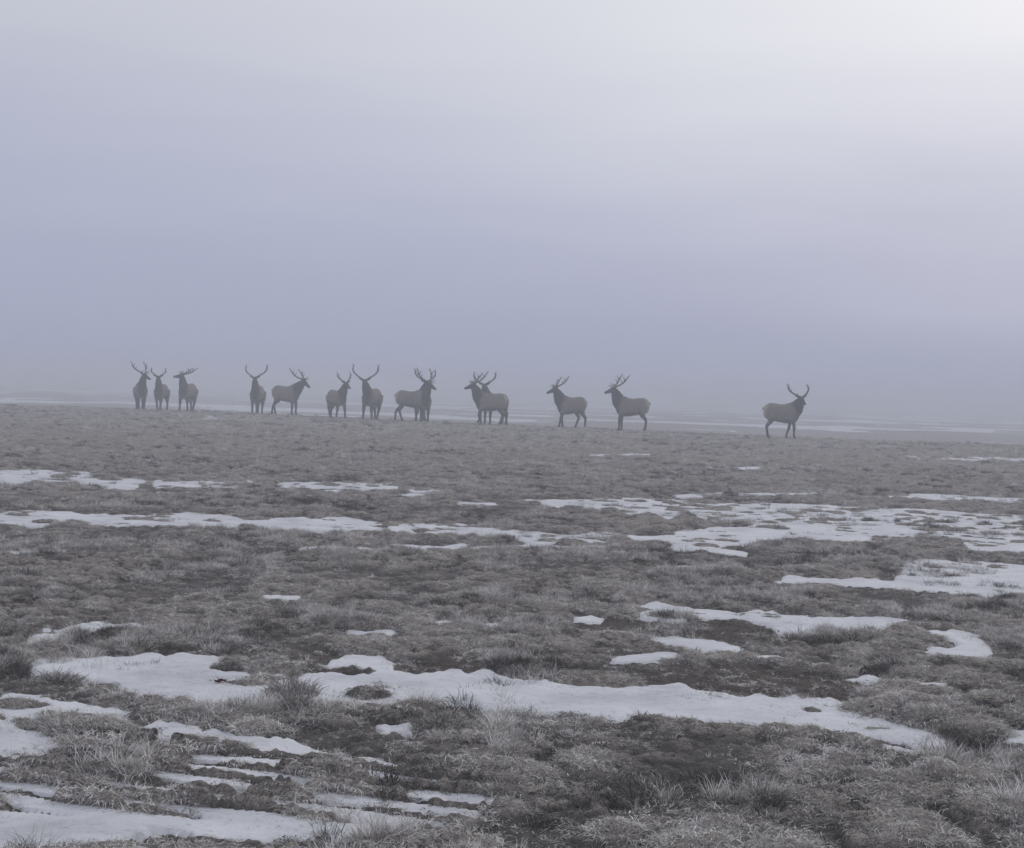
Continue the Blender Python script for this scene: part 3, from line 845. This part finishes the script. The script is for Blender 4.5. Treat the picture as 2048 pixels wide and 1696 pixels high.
    for q_ in (1, -1):
        A_ = Body()
        def at3(sx, up_, bk):
            return c0 + s * (sx * q_ * k) + u * .07 + ua * (up_ * k) - ha * (bk * k)
        bm_ = [(.05, .0, .0), (.12, .04, .05), (.23, .08, .14), (.37, .13, .25), (.50, .20, .36), (.59, .29, .46), (.62, .39, .54), (.60, .48, .62), (.54, .55, .70)]
        j = [g.uniform(-.02, .02) for _ in range(3)]
        bm_ = [(x + j[0] * i * .3, y + j[1] * i * .3, z + j[2] * i * .3) for i, (x, y, z) in enumerate(bm_)]
        A_.tube([at3(*b_) for b_ in bm_], [.044, .037, .035, .034, .034, .033, .030, .023, .010], (0, 0, 0), 8)
        def tine(i, sx, up_, fw, r0):
            x, y, z = bm_[i]
            A_.tube([at3(x, y, z), at3(x + sx * .45, y + up_ * .35, z - fw * .55), at3(x + sx, y + up_, z - fw)], [r0, r0 * .8, .007], (0, 0, 0), 6)
        tine(1, .06, .13, .27, .027)
        tine(2, .08, .19, .22, .027)
        tine(4, .04, .20, .08, .027)
        tine(5, .0, .27, .04, .030)
        tine(7, .05, .12, -.10, .022)
        ma = bpy.data.meshes.new("antler")
        ma.from_pydata([tuple(v) for v in A_.v], [], A_.f)
        for pl in ma.polygons:
            pl.use_smooth = True
        ma.materials.append(m_antler)
        ant.append(ma)
    root_o = bpy.data.objects.new("elk", None)
    root_o.empty_display_size = .3
    COL.objects.link(root_o)
    x, y = p['at']
    zz = min(gz_at(x, y), float(base_z(np.array([x]), np.array([y]))[0]) + .03)
    root_o.location = (x, y, zz)
    root_o.rotation_euler = (0, 0, R(p['heading']))
    k2 = p.get('size', 1.05)
    root_o.scale = (k2, k2, k2)
    for nm, m_ in (("body", me), ("antler", ant[0]), ("antler", ant[1])):
        o = bpy.data.objects.new(nm, m_)
        COL.objects.link(o)
        o.parent = root_o
    root_o["label"] = p['label']; root_o["category"] = "elk"; root_o["group"] = "herd of bull elk on the meadow edge"
for i, p in enumerate(ELK):
    p['seed'] = i + 3
    make_elk(p)

# ------------------------------------------------------------------ fog lying over the ground
zlo = float(GZ.min()) - 1.0
HZ = 3.05
me = bpy.data.meshes.new("haze")
e = 8000.0
me.from_pydata([(x, y, z) for z in (zlo, HZ) for x, y in ((-e, -e), (e, -e), (e, e), (-e, e))], [],
               [(3, 2, 1, 0), (4, 5, 6, 7), (0, 1, 5, 4), (1, 2, 6, 5), (2, 3, 7, 6), (3, 0, 4, 7)])
mh = bpy.data.materials.new("fog")
mh.use_nodes = True
t = mh.node_tree
t.nodes.clear()
pv = t.nodes.new("ShaderNodeVolumePrincipled")
pv.inputs["Color"].default_value = (0.845, 0.880, 0.955, 1)
pv.inputs["Density"].default_value = FOG
ou = t.nodes.new("ShaderNodeOutputMaterial")
t.links.new(pv.outputs[0], ou.inputs["Volume"])
me.materials.append(mh)
haze = bpy.data.objects.new("haze", me)
COL.objects.link(haze)
haze["kind"] = "stuff"
haze["label"] = "pale fog lying over the whole meadow"
haze["category"] = "fog"
